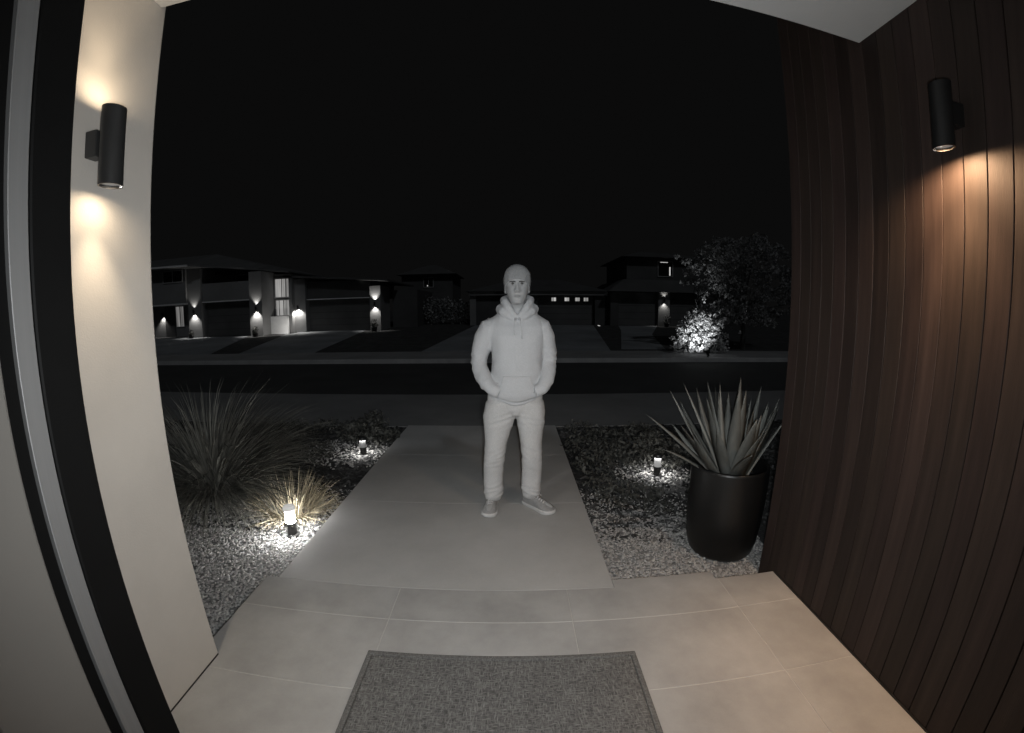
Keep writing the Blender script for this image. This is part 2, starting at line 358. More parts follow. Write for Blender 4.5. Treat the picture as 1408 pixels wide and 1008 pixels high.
# ------------------------------------------------------------------ pebbles and mulch
def ico():
    p = (1+5**.5)/2
    V = np.array([(-1,p,0),(1,p,0),(-1,-p,0),(1,-p,0),(0,-1,p),(0,1,p),(0,-1,-p),(0,1,-p),(p,0,-1),(p,0,1),(-p,0,-1),(-p,0,1)], float)/math.hypot(1, p)
    F = np.array([(0,11,5),(0,5,1),(0,1,7),(0,7,10),(0,10,11),(1,5,9),(5,11,4),(11,10,2),(10,7,6),(7,1,8),(3,9,4),(3,4,2),(3,2,6),(3,6,8),(3,8,9),(4,9,5),(2,4,11),(6,2,10),(8,6,7),(9,8,1)])
    return V, F
RG = np.random.default_rng(3)
def rotmats(n):
    q = RG.normal(size=(n, 4)); q /= np.linalg.norm(q, axis=1)[:, None]; w, x, y, z = q.T
    return np.stack([np.stack([1-2*(y*y+z*z), 2*(x*y-z*w), 2*(x*z+y*w)], 1), np.stack([2*(x*y+z*w), 1-2*(x*x+z*z), 2*(y*z-x*w)], 1), np.stack([2*(x*z-y*w), 2*(y*z+x*w), 1-2*(x*x+y*y)], 1)], 1)
def pebbles(name, region, dens, size, label, m=m_peb, zj=.012):
    x0, x1, y0, y1, keep = region
    n = int((x1-x0)*(y1-y0)*dens); P = np.stack([RG.uniform(x0, x1, n), RG.uniform(y0, y1, n)], 1)
    P = P[[keep(*p) for p in P]]; n = len(P)
    V, F = ico(); sc = RG.uniform(.55, 1.15, (n, 1))*size*np.stack([RG.uniform(.85, 1.35, n), RG.uniform(.75, 1.1, n), RG.uniform(.5, .8, n)], 1)
    sc *= 1
    A = rotmats(n); th = RG.uniform(0, 2*np.pi, n)
    Rz = np.zeros((n, 3, 3)); Rz[:, 0, 0] = np.cos(th); Rz[:, 0, 1] = -np.sin(th); Rz[:, 1, 0] = np.sin(th); Rz[:, 1, 1] = np.cos(th); Rz[:, 2, 2] = 1
    T = (np.eye(3)*.8 + A*.25); T = np.einsum('nij,njk->nik', Rz, T)
    jit = 1 + RG.uniform(-.16, .16, (n, 12, 1))
    X = np.einsum('nij,nkj->nki', T, V[None]*jit*sc[:, None, :])
    X += np.stack([P[:, 0], P[:, 1], ZG + np.maximum(0, (P[:, 1]-3.4)/1.9)*.088 + .004 + RG.uniform(0, zj, n)], 1)[:, None, :]
    FF = (F[None] + 12*np.arange(n)[:, None, None]).reshape(-1, 3)
    me = tri_mesh(name, X.reshape(-1, 3), FF)
    o = obj(name, me, m, smooth='all', flip=False); return tag(o, label, 'gravel', kind='stuff')
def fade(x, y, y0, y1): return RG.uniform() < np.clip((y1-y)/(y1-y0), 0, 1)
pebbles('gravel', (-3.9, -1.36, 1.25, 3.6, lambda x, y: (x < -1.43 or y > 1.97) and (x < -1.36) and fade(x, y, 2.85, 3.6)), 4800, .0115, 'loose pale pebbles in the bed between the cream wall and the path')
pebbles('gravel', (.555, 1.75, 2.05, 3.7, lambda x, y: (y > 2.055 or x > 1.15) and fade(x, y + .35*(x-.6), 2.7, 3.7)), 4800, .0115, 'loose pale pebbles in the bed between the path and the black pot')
pebbles('gravel', (1.15, 1.56, 1.97, 2.06, lambda x, y: True), 4800, .0115, 'loose pale pebbles along the porch edge by the timber wall')
def disc(cx, cy, r):
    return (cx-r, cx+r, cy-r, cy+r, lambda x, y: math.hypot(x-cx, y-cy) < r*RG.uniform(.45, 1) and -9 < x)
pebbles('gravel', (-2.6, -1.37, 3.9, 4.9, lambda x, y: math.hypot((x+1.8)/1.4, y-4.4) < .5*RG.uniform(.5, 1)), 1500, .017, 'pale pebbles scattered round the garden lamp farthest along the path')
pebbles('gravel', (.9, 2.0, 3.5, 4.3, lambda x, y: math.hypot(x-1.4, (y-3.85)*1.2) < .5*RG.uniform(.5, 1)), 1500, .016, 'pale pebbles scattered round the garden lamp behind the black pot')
def chips(name, x0, x1, y0, y1, n, label):
    P = np.stack([RG.uniform(x0, x1, n), RG.uniform(y0, y1, n)], 1); th = RG.uniform(0, 6.28, n); l = RG.uniform(.012, .04, n); w = RG.uniform(.005, .012, n)
    u = np.stack([np.cos(th)*l, np.sin(th)*l, RG.uniform(-.4, .4, n)*l], 1); v = np.stack([-np.sin(th)*w, np.cos(th)*w, RG.uniform(-.6, .6, n)*w], 1)
    c = np.stack([P[:, 0], P[:, 1], ZG + np.maximum(0, (P[:, 1]-3.4)/1.9)*.088 + RG.uniform(.003, .025, n)], 1)
    return tag(obj(name, quads_mesh(name, np.stack([c-u-v, c+u-v, c+u+v, c-u+v], 1)), m_mulch, flip=False), label, 'mulch', kind='stuff')
chips('bark_mulch', -6, -1.36, 2.6, 5.28, 9000, 'dark bark mulch and leaf litter in the bed left of the path')
chips('bark_mulch', .56, 4, 2.6, 5.28, 6500, 'dark bark mulch and leaf litter in the bed right of the path')

m_grit = M('gravel_grit', .26, rough=.95, var=.55, scale=45, bump=1, bscale=70, bdist=.01)
for pts in ([(-3.7, 1.2), (-1.345, 1.2), (-1.345, 2.75), (-1.9, 2.95), (-2.6, 3.1), (-3.7, 3.2)], [(.549, 1.99), (1.75, 1.99), (1.75, 2.7), (1.3, 2.95), (.9, 3.1), (.549, 3.05)]):
    tag(obj('gravel_bed', MB().hull([(x, y, ZG-.05) for x, y in pts], [(x, y, ZG+.003) for x, y in pts]), m_grit), kind='structure')

# ------------------------------------------------------------------ plants of the front beds
def blades(name, c, n, length, width, spread, m, parent, lean=(0, 0), segs=6, base=.12, droop=1.0, amin=0.1):
    V = []
    F = []
    for _ in range(n):
        a = random.uniform(0, 2*math.pi); r = base*math.sqrt(random.random()); L = length*random.uniform(.55, 1.08)
        el = random.uniform(amin, 1)**.75*spread                                   # lean from upright
        d = Vector((math.cos(a)*math.sin(el) + lean[0], math.sin(a)*math.sin(el) + lean[1], math.cos(el))).normalized()
        p = Vector((c[0] + r*math.cos(a), c[1] + r*math.sin(a), c[2])); side = d.cross(Vector((0, 0, 1))); side = side.normalized() if side.length > 1e-3 else Vector((1, 0, 0))
        b = len(V); w = width*random.uniform(.6, 1.2); tw = random.uniform(-.5, .5)
        for k in range(segs+1):
            t = k/segs; ww = w*(1 - t**2.2)*.5 + .0003; sd = (side + Vector((0, 0, tw))).normalized()
            V += [tuple(p - sd*ww), tuple(p + sd*ww)]
            d = (d + Vector((0, 0, -droop*.22*t*L - .02*droop)) + Vector((random.uniform(-.02, .02),)*3)).normalized(); p = p + d*(L/segs)
        for k in range(segs): F.append((b+2*k, b+2*k+1, b+2*k+3, b+2*k+2))
    mb = MB(); mb.v = V; mb.f = F
    o = obj(name, mb, m, parent, flip=False); o['kind'] = 'stuff'; return o
gr = thing('ornamental_grass', 'large fountain of long arching grass blades beside the cream wall', 'grass plant', (-2.72, 3.22, ZG))
blades('blades', (-2.72, 3.22, ZG), 1500, 1.10, .011, 1.2, m_grass, gr, droop=1.5)
blades('lower_blades', (-2.66, 3.16, ZG+.02), 700, 1.0, .010, 1.35, m_grass, gr, lean=(.42, -.12), droop=1.2, amin=.3)
blades('arching_blades', (-2.56, 3.16, ZG+.05), 320, 1.05, .014, .75, m_grass, gr, lean=(.75, -.16), droop=1.0)
blades('arching_blades', (-2.62, 3.3, ZG+.05), 320, 1.15, .014, .55, m_grass, gr, lean=(.75, .12), droop=.9)
dg = thing('dry_grass_tuft', 'low straw coloured grass tuft right behind the brightest garden lamp', 'grass plant', (-1.78, 2.98, ZG))
blades('blades', (-1.78, 2.98, ZG), 620, .34, .0075, 1.25, m_dry, dg, base=.17, droop=1.4)
blades('leaf_litter', (-1.70, 3.0, ZG), 260, .16, .009, 1.5, m_dry, dg, base=.24, droop=1.0, amin=.4)
def leaf_cloud(centres, n, size, flat=.0):
    out = []
    C = np.array([c[:3] for c in centres]); Rr = np.array([c[3] for c in centres]); Z = np.array([c[4] if len(c) > 4 else 1 for c in centres])
    pick = RG.choice(len(C), n, p=Rr**2/np.sum(Rr**2)); d = RG.normal(size=(n, 3)); d /= np.linalg.norm(d, axis=1)[:, None]
    rad = RG.uniform(.25, 1, n)**.5*Rr[pick]*RG.uniform(.8, 1.15, n)
    p = C[pick] + d*rad[:, None]*np.stack([np.ones(n), np.ones(n), Z[pick]], 1)
    A = rotmats(n); s = size*RG.uniform(.6, 1.25, n)
    u = A[:, :, 0]*s[:, None]; v = A[:, :, 1]*s[:, None]*.42; w = A[:, :, 2]*s[:, None]*.12
    return np.stack([p-u, p-u*.25-v+w, p+u*.4-v*.8+w, p+u, p+u*.4+v*.8+w, p-u*.25+v+w], 1)
def plant(name, label, cat, loc, centres, n, size, m, stems=5, group=None, foliage='foliage'):
    t = thing(name, label, cat, loc, group)
    V = leaf_cloud([(loc[0]+c[0], loc[1]+c[1], loc[2]+c[2], *c[3:]) for c in centres], n, size)
    V[:, :, 2] = np.maximum(V[:, :, 2], loc[2]+.004)
    f = obj(foliage, quads_mesh(foliage, V, 6), m, t, flip=False); f['kind'] = 'stuff'
    mb = MB()
    for i in range(stems):
        c = centres[i % len(centres)]; e = Vector((c[0], c[1], c[2])); a = Vector((random.uniform(-.03, .03), random.uniform(-.03, .03), -.01)); mid = (a + e)*.5 + Vector((random.uniform(-.05, .05), random.uniform(-.05, .05), 0))*e.length
        mb.tube([Vector(loc)+a, Vector(loc)+mid, Vector(loc)+e], [.012*max(.3, e.length), .008*max(.3, e.length), .003*max(.3, e.length)], 6)
    obj('stems', mb, m_bark, t, smooth=True)
    return t
plant('garden_shrub', 'small leafy shrub behind the farther lamp left of the path', 'shrub', (-1.66, 4.66, zb(4.66)), [(-.15, .05, .13, .16), (.12, .0, .11, .15), (0, .16, .2, .18), (-.3, .1, .1, .12), (.26, .08, .08, .1)], 900, .03, m_leaf)
plant('garden_shrub', 'small leafy shrub lit by the lamp behind the black pot', 'shrub', (1.43, 3.98, zb(3.98)), [(-.2, .0, .10, .15), (.12, -.03, .12, .17), (-.02, .1, .2, .17), (.32, .05, .08, .14), (-.38, .1, .06, .12)], 1300, .024, m_leaf)
plant('ground_cover', 'low dark creeping plant along the right side of the path', 'plant', (.95, 4.3, zb(4.3)), [(-.2, .2, .05, .22, .5), (.15, .5, .05, .26, .5), (-.15, -.35, .05, .24, .5), (.1, .0, .06, .25, .5), (.6, .6, .05, .3, .5), (-.1, .8, .05, .25, .5)], 2600, .022, m_leaf)
plant('ground_cover', 'low dark creeping plant in the bed left of the path, before the pavement', 'plant', (-2.3, 4.75, zb(4.75)), [(-.5, .2, .05, .3, .5), (-.1, .35, .05, .25, .5), (.3, .4, .05, .26, .5), (-.9, .1, .06, .35, .5), (-.4, -.4, .04, .3, .4), (.15, -.55, .04, .28, .4)], 2600, .022, m_leaf)
plant('ground_cover', 'low dark creeping plant on the pebbles left of the black pot', 'plant', (1.0, 3.2, ZG), [(-.15, .1, .03, .2, .35), (.1, .2, .04, .22, .35), (-.2, .4, .04, .18, .4), (.15, -.1, .03, .16, .35)], 1300, .018, m_leaf)

# ------------------------------------------------------------------ garden lamps
def garden_lamp(label, x, y, ring_L, lens_L, h=.235, r=.036, cap_L=0):
    t = thing('garden_lamp', label, 'garden lamp', (x, y, zb(y)), 'bollard lamps in the garden beds'); z = zb(y)
    obj('base', MB().lathe((x, y, z), [(.052, -.02), (.052, .014), (.04, .02)], 24), m_black, t, smooth=True)
    obj('post', MB().lathe((x, y, z+.018), [(r*.95, 0), (r*.95, h*.38)], 28), m_black, t, smooth=True)
    le = EM('garden_lamp_lens', (1, .99, .97), lens_L); le.node_tree.nodes['Principled BSDF'].inputs['Base Color'].default_value = (.06, .06, .06, 1)
    le.node_tree.nodes['Principled BSDF'].inputs['Roughness'].default_value = .7
    obj('lens', MB().lathe((x, y, z+.018+h*.38), [(r*.93, 0), (r*.93, h*.42)], 28), le, t, smooth=True)
    zc = z+.018+h*.80
    obj('cap', MB().lathe((x, y, zc), [(r*1.22, -.006), (r*1.24, .010), (r*1.0, .024), (r*.3, .028)], 28, False), EM('bloom_lamp_cap', (1, .98, .95), cap_L) if cap_L else m_sconce, t, smooth=True)  # optional cap emission stands in for bloom around a bright lamp
    n = 28; mb = MB()
    ri, ro = r*.98, r*1.19
    mb.rings([[(x+q*math.cos(2*math.pi*i/n), y+q*math.sin(2*math.pi*i/n), zc-.0012) for i in range(n)] for q in (ri, ro)], False, False)
    obj('light_ring', mb, EM('garden_lamp_ring', (1, .985, .96), ring_L), t, flip=False)
garden_lamp('brightest garden lamp, at the near left edge of the path', -1.60, 2.63, 800, 95, .25, cap_L=.45)
garden_lamp('dim garden lamp farthest along the left edge of the path', -1.615, 4.31, 420, .10, .21)
garden_lamp('garden lamp standing behind the black plant pot', 1.375, 3.75, 560, .22, .235)

# ------------------------------------------------------------------ pot with spiky plant
px_, py_ = 1.405, 2.455
pot = thing('plant_pot', 'tall glossy black round pot by the end of the timber wall', 'plant pot', (px_, py_, ZG))
prof = [(.15, 0), (.195, .010), (.218, .04), (.235, .11), (.248, .25), (.254, .40), (.256, .55), (.255, .615), (.253, .630), (.246, .635), (.237, .630), (.234, .615), (.231, .50)]
obj('pot_body', MB().lathe((px_, py_, ZG), prof, 64, True, False), m_pot, pot, smooth='all')
obj('soil', MB().lathe((px_, py_, ZG+.515), [(.231, 0), (.12, .012), (.01, .02)], 32, False, True), m_soil, pot)
ag = thing('agave_plant', 'spiky plant of long sword shaped leaves growing in the black pot', 'plant', (px_, py_, ZG+.51))
def sword(az, lean, L, w, curve, z0=.0, r0=.05):
    d0 = Vector((math.cos(az), math.sin(az), 0)); side = Vector((-math.sin(az), math.cos(az), 0)); n = 9; rs = []
    p = Vector((px_, py_, ZG+.515+z0)) + d0*r0; a = lean
    for k in range(n+1):
        t = k/n; ww = w*(.62 + .95*t*(1-t))*(1 - t**3.6)*.5 + .0006
        d = d0*math.sin(a) + Vector((0, 0, math.cos(a))); nrm = d0*math.cos(a) - Vector((0, 0, math.sin(a)))
        th = .006*(1-t)+.0006; cup = ww*.42
        rs.append([tuple(p - side*ww - nrm*(-cup)), tuple(p - nrm*(-.0) - nrm*th), tuple(p + side*ww + nrm*cup), tuple(p + nrm*th)])
        p = p + d*(L/n); a += curve/n
    return MB().rings(rs)
rs_ = random.Random(11)
specs = []
for k in range(40):
    az = k*2.39996; q = k/39
    specs.append((az, .10 + .92*q**.85 + rs_.uniform(-.06, .06), rs_.uniform(.50, .68)*(1 - .05*q), rs_.uniform(.078, .112), rs_.uniform(-.15, .38)*(q+.25), .02*(1-q), .02+.07*q))
for az, ln, L, w, cv, z0, r0 in specs:
    if math.cos(az) > .0 and math.sin(az) < .25:
        ln = min(ln, .62)*.6; L *= .92
    ln = min(ln, .86)        # the wall is close on that side
    obj('leaf', sword(az, ln, L, w, cv, z0, r0), m_agave, ag, smooth='all')
tp = thing('tall_strap_plant', 'tall thin leaved plant behind the black pot, at the timber wall', 'plant', (1.82, 3.2, ZG))
blades('strap_leaves', (1.82, 3.2, ZG), 30, .95, .045, .5, m_leaf, tp, base=.14, droop=.5)

# ------------------------------------------------------------------ houses across the street
NEUT = (1, .97, .92)
def zt(y): return .03*(y-15)
def part(name, m, p, *boxes, bevel=0):
    mb = MB()
    for b in boxes: mb.box(*b)
    return obj(name, mb, m, p, bevel=bevel)
def window(p, x0, x1, z0, z1, y, m, bars=(), rails=(), fr=.05, name='window'):
    f = MB()
    f.box(x0-fr, y-.05, z0-fr, x1+fr, y+.02, z0).box(x0-fr, y-.05, z1, x1+fr, y+.02, z1+fr).box(x0-fr, y-.05, z0, x0, y+.02, z1).box(x1, y-.05, z0, x1+fr, y+.02, z1)
    w = obj(name, f, m_frame, p)
    for b in bars: obj('mullion', MB().box(b-.02, y-.045, z0, b+.02, y+.0, z1), m_frame, w)
    for r in rails: obj('transom', MB().box(x0, y-.046, r-.025, x1, y+.0, r+.025), m_frame, w)
    xs = [x0] + list(bars) + [x1]
    for a, b in zip(xs, xs[1:]): obj('pane', MB().box(a, y-.012, z0, b, y-.004, z1), m, w)
    return w
def garage_door(p, x0, x1, z0, z1, y, n=5, m=None):
    d = obj('garage_door', MB().box(x0, y+.03, z0, x1, y+.08, z1), m_black, p); h = (z1-z0)/n
    for k in range(n): obj('panel', MB().box(x0+.01, y, z0+k*h+.008, x1-.01, y+.028, z0+(k+1)*h-.008), m or m_gdoor, d)
    return d
def house_lamp(label, x, y, z, up, dn, angle=75):
    t = thing('house_wall_lamp', label, 'wall lamp', (x, y, z), 'wall lamps on the houses across the street')
    obj('lamp_body', MB().lathe((x, y-.13, z-.11), [(.05, .01), (.055, 0), (.055, .22), (.05, .21)], 16), m_black, t, smooth=True)
    obj('bracket', MB().box(x-.03, y-.08, z-.03, x+.03, y-.001, z+.03), m_black, t)
    if dn: spot('house_lamp_light', (x, y-.13, z-.13), (0, .12, -1), dn, NEUT, angle+25, .7, .04)
    if up: spot('house_lamp_light', (x, y-.13, z+.13), (0, .12, 1), up, NEUT, angle+10, .7, .04)
def pot_shrub(label, x, y, h, seed=0):
    z = zt(y); loc = (x, y, z)
    t = plant('potted_shrub', label, 'shrub', loc, [(0, 0, h*.62, h*.32, 1.2), (h*.12, -.03, h*.45, h*.25), (-h*.13, .02, h*.42, h*.22)], 260, .05, m_leaf)
    obj('planter', MB().lathe((x, y, z), [(.13, 0), (.19, h*.30), (.17, h*.30)], 16), m_black, t, smooth=True)

# left: long two storey house
hA = thing('two_storey_house', 'wide two storey house at the far left with a balcony over its garage', 'house', (-19, 24, zt(24)))
part('upper_wall', m_hA, hA, (-26, 23.0, 2.42, -20.02, 29, 4.62))
part('entry_wall', m_hA, hA, (-26, 24.4, .2, -20.02, 29, 2.415))
part('entry_soffit', m_trim, hA, (-26, 23.02, 2.33, -20.02, 24.395, 2.415))
window(hA, -21.75, -20.25, 3.75, 4.42, 22.985, m_glassd, bars=(-21.0,))
window(hA, -22.1, -21.45, .95, 2.25, 24.38, m_win4, bars=(-21.75,), name='entry_window')
part('entry_door', m_gdoor, hA, (-23.05, 24.33, .29, -22.2, 24.395, 2.28))
part('pier', m_hA, hA, (-20.0, 23.15, .2, -18.98, 24.6, 4.50))
part('garage_wall', m_hA, hA, (-18.97, 23.3, 2.43, -15.43, 29, 3.52))
part('lintel', m_trim, hA, (-18.96, 23.22, 2.36, -15.44, 23.6, 2.425))
garage_door(hA, -18.9, -15.5, .27, 2.355, 23.62, 5)
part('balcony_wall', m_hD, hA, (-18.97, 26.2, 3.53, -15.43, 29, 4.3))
window(hA, -18.4, -16.2, 3.55, 4.15, 26.19, m_glassd, bars=(-17.3,), name='balcony_window')
part('pier', m_hA, hA, (-15.42, 23.15, .2, -14.55, 24.9, 4.02))
part('bay_wall', m_hA, hA, (-14.54, 24.6, .25, -13.36, 29, 3.9), (-15.0, 24.92, .25, -14.545, 29, 3.9))
window(hA, -14.45, -13.52, 2.50, 3.60, 24.58, m_win, bars=(-14.0, -13.72), name='bay_window', fr=.07)
window(hA, -14.42, -13.52, 1.38, 2.30, 24.58, m_win, bars=(-14.2, -13.9), name='bay_window', fr=.07)
part('low_wall', m_trim, hA, (-14.95, 24.05, .2, -13.40, 24.25, 1.34))
roofA = MB()
e = [(-26.3, 22.3, 4.66), (-19.2, 22.3, 4.56), (-13.2, 24.0, 3.93), (-13.2, 29.4, 3.93), (-26.3, 29.4, 4.66)]
t_ = [(-26.3, 22.3, 4.80), (-19.2, 22.3, 4.69), (-13.2, 24.0, 4.02), (-13.2, 29.4, 4.02), (-26.3, 29.4, 4.80)]
roofA.hull(e, t_)
ob = obj('roof', roofA, m_roof, hA)
rid = MB(); n = 0
rid.v = [(-26.3, 22.32, 4.805), (-19.2, 22.32, 4.695), (-13.22, 24.02, 4.025), (-13.22, 29.38, 4.025), (-26.3, 29.38, 4.805), (-25.5, 26.2, 5.75), (-20.0, 26.2, 5.72)]
rid.f = [(0, 1, 6, 5), (1, 2, 6), (2, 3, 6), (3, 4, 5, 6), (4, 0, 5)]
obj('hip', rid, m_roof, ob)
obj('gutter', MB().hull([(-26.3, 22.18, 4.64), (-19.2, 22.18, 4.54), (-19.2, 22.295, 4.54), (-26.3, 22.295, 4.64)], [(-26.3, 22.18, 4.74), (-19.2, 22.18, 4.64), (-19.2, 22.295, 4.64), (-26.3, 22.295, 4.74)]), m_trim, ob)

hB = thing('garage_house', 'dark house left of the standing man with a wide garage door and one lit pier', 'house', (-10.5, 25.2, zt(25.2)))
part('recess_wall', m_hA, hB, (-13.35, 25.0, .2, -12.63, 30, 3.55))
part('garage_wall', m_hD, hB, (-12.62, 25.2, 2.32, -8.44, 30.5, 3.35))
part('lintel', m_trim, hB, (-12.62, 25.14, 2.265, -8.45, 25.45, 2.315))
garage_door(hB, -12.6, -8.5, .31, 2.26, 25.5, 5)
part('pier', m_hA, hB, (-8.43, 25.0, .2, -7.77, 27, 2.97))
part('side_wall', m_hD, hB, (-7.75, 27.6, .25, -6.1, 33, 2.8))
rB = MB().hull([(-13.9, 24.6, 3.70), (-7.2, 24.6, 3.20), (-7.2, 31.5, 3.20), (-13.9, 31.5, 3.70)], [(-13.9, 24.6, 3.81), (-7.2, 24.6, 3.30), (-7.2, 31.5, 3.30), (-13.9, 31.5, 3.81)])
obj('roof', rB, m_roofd, hB)

hC = thing('distant_house', 'faint dark house far behind, showing one dim upper window', 'house', (-7, 38, zt(38)))
part('wall', m_hD, hC, (-9.8, 38, .5, -5.2, 44, 4.6))
window(hC, -7.75, -6.95, 3.5, 4.3, 37.98, m_glassd, bars=(-7.35,))
part('porch_light', m_win3, hC, (-7.46, 37.85, 3.55, -7.40, 37.9, 3.65))
rC = MB(); rC.v = [(-10.2, 37.4, 4.6), (-4.8, 37.4, 4.6), (-4.8, 44.5, 4.6), (-10.2, 44.5, 4.6), (-7.9, 40.8, 5.7), (-7.1, 40.8, 5.7)]
rC.f = [(0, 1, 5, 4), (1, 2, 5), (2, 3, 4, 5), (3, 0, 4), (3, 2, 1, 0)]
obj('roof', rC, m_roofd, hC)

hD = thing('single_storey_house', 'low dark house behind the standing man, its garage door with four small lit panes', 'house', (2, 28.5, zt(28.5)))
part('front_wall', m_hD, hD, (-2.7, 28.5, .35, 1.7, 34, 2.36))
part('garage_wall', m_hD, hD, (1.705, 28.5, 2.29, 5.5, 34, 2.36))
gD = garage_door(hD, 1.75, 5.48, .40, 2.285, 28.75, 5)
for a in (2.66, 3.54, 4.25, 4.83): obj('lit_pane', MB().box(a, 28.735, 1.99, a+.29, 28.748, 2.22), m_win2, gD)
part('pier', m_hD, hD, (5.53, 28.4, .35, 6.2, 30, 2.36))
part('pier', m_hA, hD, (-2.75, 28.35, .35, -2.35, 28.495, 2.36))
part('fascia', m_hA, hD, (-2.8, 28.1, 2.365, 6.3, 34.4, 2.62))
rD = MB(); rD.v = [(-3.0, 27.9, 2.625), (6.5, 27.9, 2.625), (6.5, 35, 2.625), (-3.0, 35, 2.625), (.2, 31.4, 3.6), (3.4, 31.4, 3.6)]
rD.f = [(0, 1, 5, 4), (1, 2, 5), (2, 3, 4, 5), (3, 0, 4), (3, 2, 1, 0)]
obj('roof', rD, m_hD, hD)
part('ground_light', m_win3, hD, (5.62, 27.3, zt(27.3)+.01, 5.66, 27.9, zt(27.9)+.03))

hE = thing('two_storey_house', 'dark two storey house at the right with a skirt roof over two garage doors', 'house', (10, 28, zt(28)))
part('pier', m_hA, hE, (9.72, 27.8, .35, 10.52, 30, 2.62))
garage_door(hE, 7.05, 9.7, .40, 2.6, 28.1, 5)
garage_door(hE, 10.55, 13.4, .40, 2.6, 28.1, 5)
part('lower_wall', m_hD, hE, (6.5, 28.25, .35, 14.6, 36, 2.62), (6.5, 28.05, .35, 7.04, 28.249, 2.62))
part('upper_wall', m_hD, hE, (8.0, 29.6, 3.5, 13.8, 36, 5.1))
rE = MB(); rE.v = [(6.2, 27.3, 2.63), (14.9, 27.3, 2.63), (14.9, 36.5, 2.63), (6.2, 36.5, 2.63), (7.7, 29.3, 3.55), (14.0, 29.3, 3.55), (14.0, 36.5, 3.55), (7.7, 36.5, 3.55)]
rE.f = [(0, 1, 5, 4), (1, 2, 6, 5), (2, 3, 7, 6), (3, 0, 4, 7), (4, 5, 6, 7), (3, 2, 1, 0)]
obj('skirt_roof', rE, m_roofd, hE)
window(hE, 10.3, 11.35, 3.85, 4.85, 29.58, m_glassd, name='upper_window')
part('lit_curtain_gap', m_win3, hE, (11.12, 29.54, 3.9, 11.20, 29.56, 4.5))
part('lit_curtain_gap', m_win3, hE, (10.45, 29.54, 4.80, 11.0, 29.56, 4.84))
rE2 = MB(); rE2.v = [(7.5, 29.0, 5.1), (14.3, 29.0, 5.1), (14.3, 36.6, 5.1), (7.5, 36.6, 5.1), (9.8, 32.6, 5.9), (12, 32.6, 5.9)]
rE2.f = [(0, 1, 5, 4), (1, 2, 5), (2, 3, 4, 5), (3, 0, 4), (3, 2, 1, 0)]
obj('top_roof', rE2, m_hD, hE)

house_lamp('lamp beside the entry door at the far left house', -23.25, 24.4, 1.80, 0, 60, 70)
house_lamp('lamp on the pier between the far left entry and garage', -19.5, 23.15, 1.86, 26, 95)
house_lamp('lamp on the pier between the garage and the tall lit window', -14.92, 23.15, 1.86, 34, 140)
house_lamp('down lamp in the wall recess right of the tall lit window', -13.12, 25.0, 1.85, 0, 120, 120)
house_lamp('lamp on the single pier of the dark garage house', -8.1, 25.0, 1.90, 60, 70)
house_lamp('lamp on the pier between the two garage doors at the right', 10.1, 27.8, 2.1, 13, 26)
lr = spot('low_wall_fill', (-12.95, 23.0, .36), (-.75, .6, .22), 48, NEUT, 130, .8, .03)  # added fill light without a fixture, brightens the low wall
pot_shrub('potted shrub under the lamp right of the far left garage', -14.85, 22.75, .62)
pot_shrub('potted shrub under the lamp left of the far left garage', -19.55, 22.75, .5)
pot_shrub('potted shrub at the foot of the single lit pier', -8.07, 24.6, .75)
pot_shrub('potted shrub at the pier between the right hand garage doors', 10.15, 27.3, .75)
plant('dark_hedge', 'dark bushy hedge between the garage house and the low dark house', 'hedge', (-5.2, 30.0, zt(30)), [(x, 0, .85, .95) for x in (-1.2, -.2, .8, 1.6)] + [(-.7, .1, 1.4, .7), (.4, 0, 1.3, .7)], 2200, .10, m_tleaf)
plant('dark_hedge', 'dark shrubs at the corner right of the low dark house', 'hedge', (6.6, 29.2, zt(29)), [(0, 0, .6, .6), (.5, .1, .9, .7)], 700, .10, m_tleaf)

# ------------------------------------------------------------------ tree and floodlit shrub across the street
def limb_tree(name, label, loc, limbs, blobs, n, size, m, group=None):
    t = thing(name, label, 'tree', loc, group)
    mb = MB()
    for path_, r0, r1 in limbs:
        k = len(path_); mb.tube([Vector(loc)+Vector(p) for p in path_], [r0+(r1-r0)*i/(k-1) for i in range(k)], 8)
    obj('trunk', mb, m_bark, t, smooth=True)
    V = leaf_cloud([(loc[0]+b[0], loc[1]+b[1], loc[2]+b[2], *b[3:]) for b in blobs], n, size)
    f = obj('crown', quads_mesh('crown', V, 6), m, t, flip=False); f['kind'] = 'stuff'; return t
rt = random.Random(5)
TL = (9.0, 15.6, .02)
limbs = [([(0, 0, -.1), (.05, 0, .7), (-.1, .1, 1.4), (.1, 0, 2.2), (0, 0, 3.2)], .12, .03)]
blobs = []
while len(blobs) < 620:
    a = rt.uniform(0, 6.28); q = rt.uniform(0, 1)**.45; zz = rt.uniform(1.0, 4.35); rr = 2.5*math.sqrt(max(.03, 1-((zz-2.5)/1.95)**2))*q
    x, y_ = rr*math.cos(a), rr*math.sin(a)*.8
    if noise.noise((x*1.3, y_*1.3 + 3, zz*1.3)) < -.12: continue
    blobs.append((x, y_, zz, rt.uniform(.10, .22), rt.uniform(.6, .95)))
    if len(blobs) % 22 == 0: limbs.append(([(0, 0, .8+.25*zz), (x*.4, y_*.4, .55*zz+.6), (x, y_, zz)], .045, .008))
blobs += [(-2.2, -.3, 3.0, .3, .6), (-2.6, -.3, 3.25, .24, .5), (-2.95, -.3, 3.42, .2, .4), (-1.6, 0, 3.7, .4)]
limb_tree('street_tree', 'large dark bushy tree behind the floodlit shrub across the street', TL, limbs, blobs, 16500, .065, m_tleaf)
SL = (6.62, 14.25, 0)
limbs = [([(.25, 0, -.05), (.1, .02, .3), (-.1, .05, .8), (-.2, .05, 1.2)], .05, .015), ([(.30, -.02, -.05), (.12, -.12, .35), (-.06, -.2, .75)], .055, .03)]
blobs = []; r3 = random.Random(21)
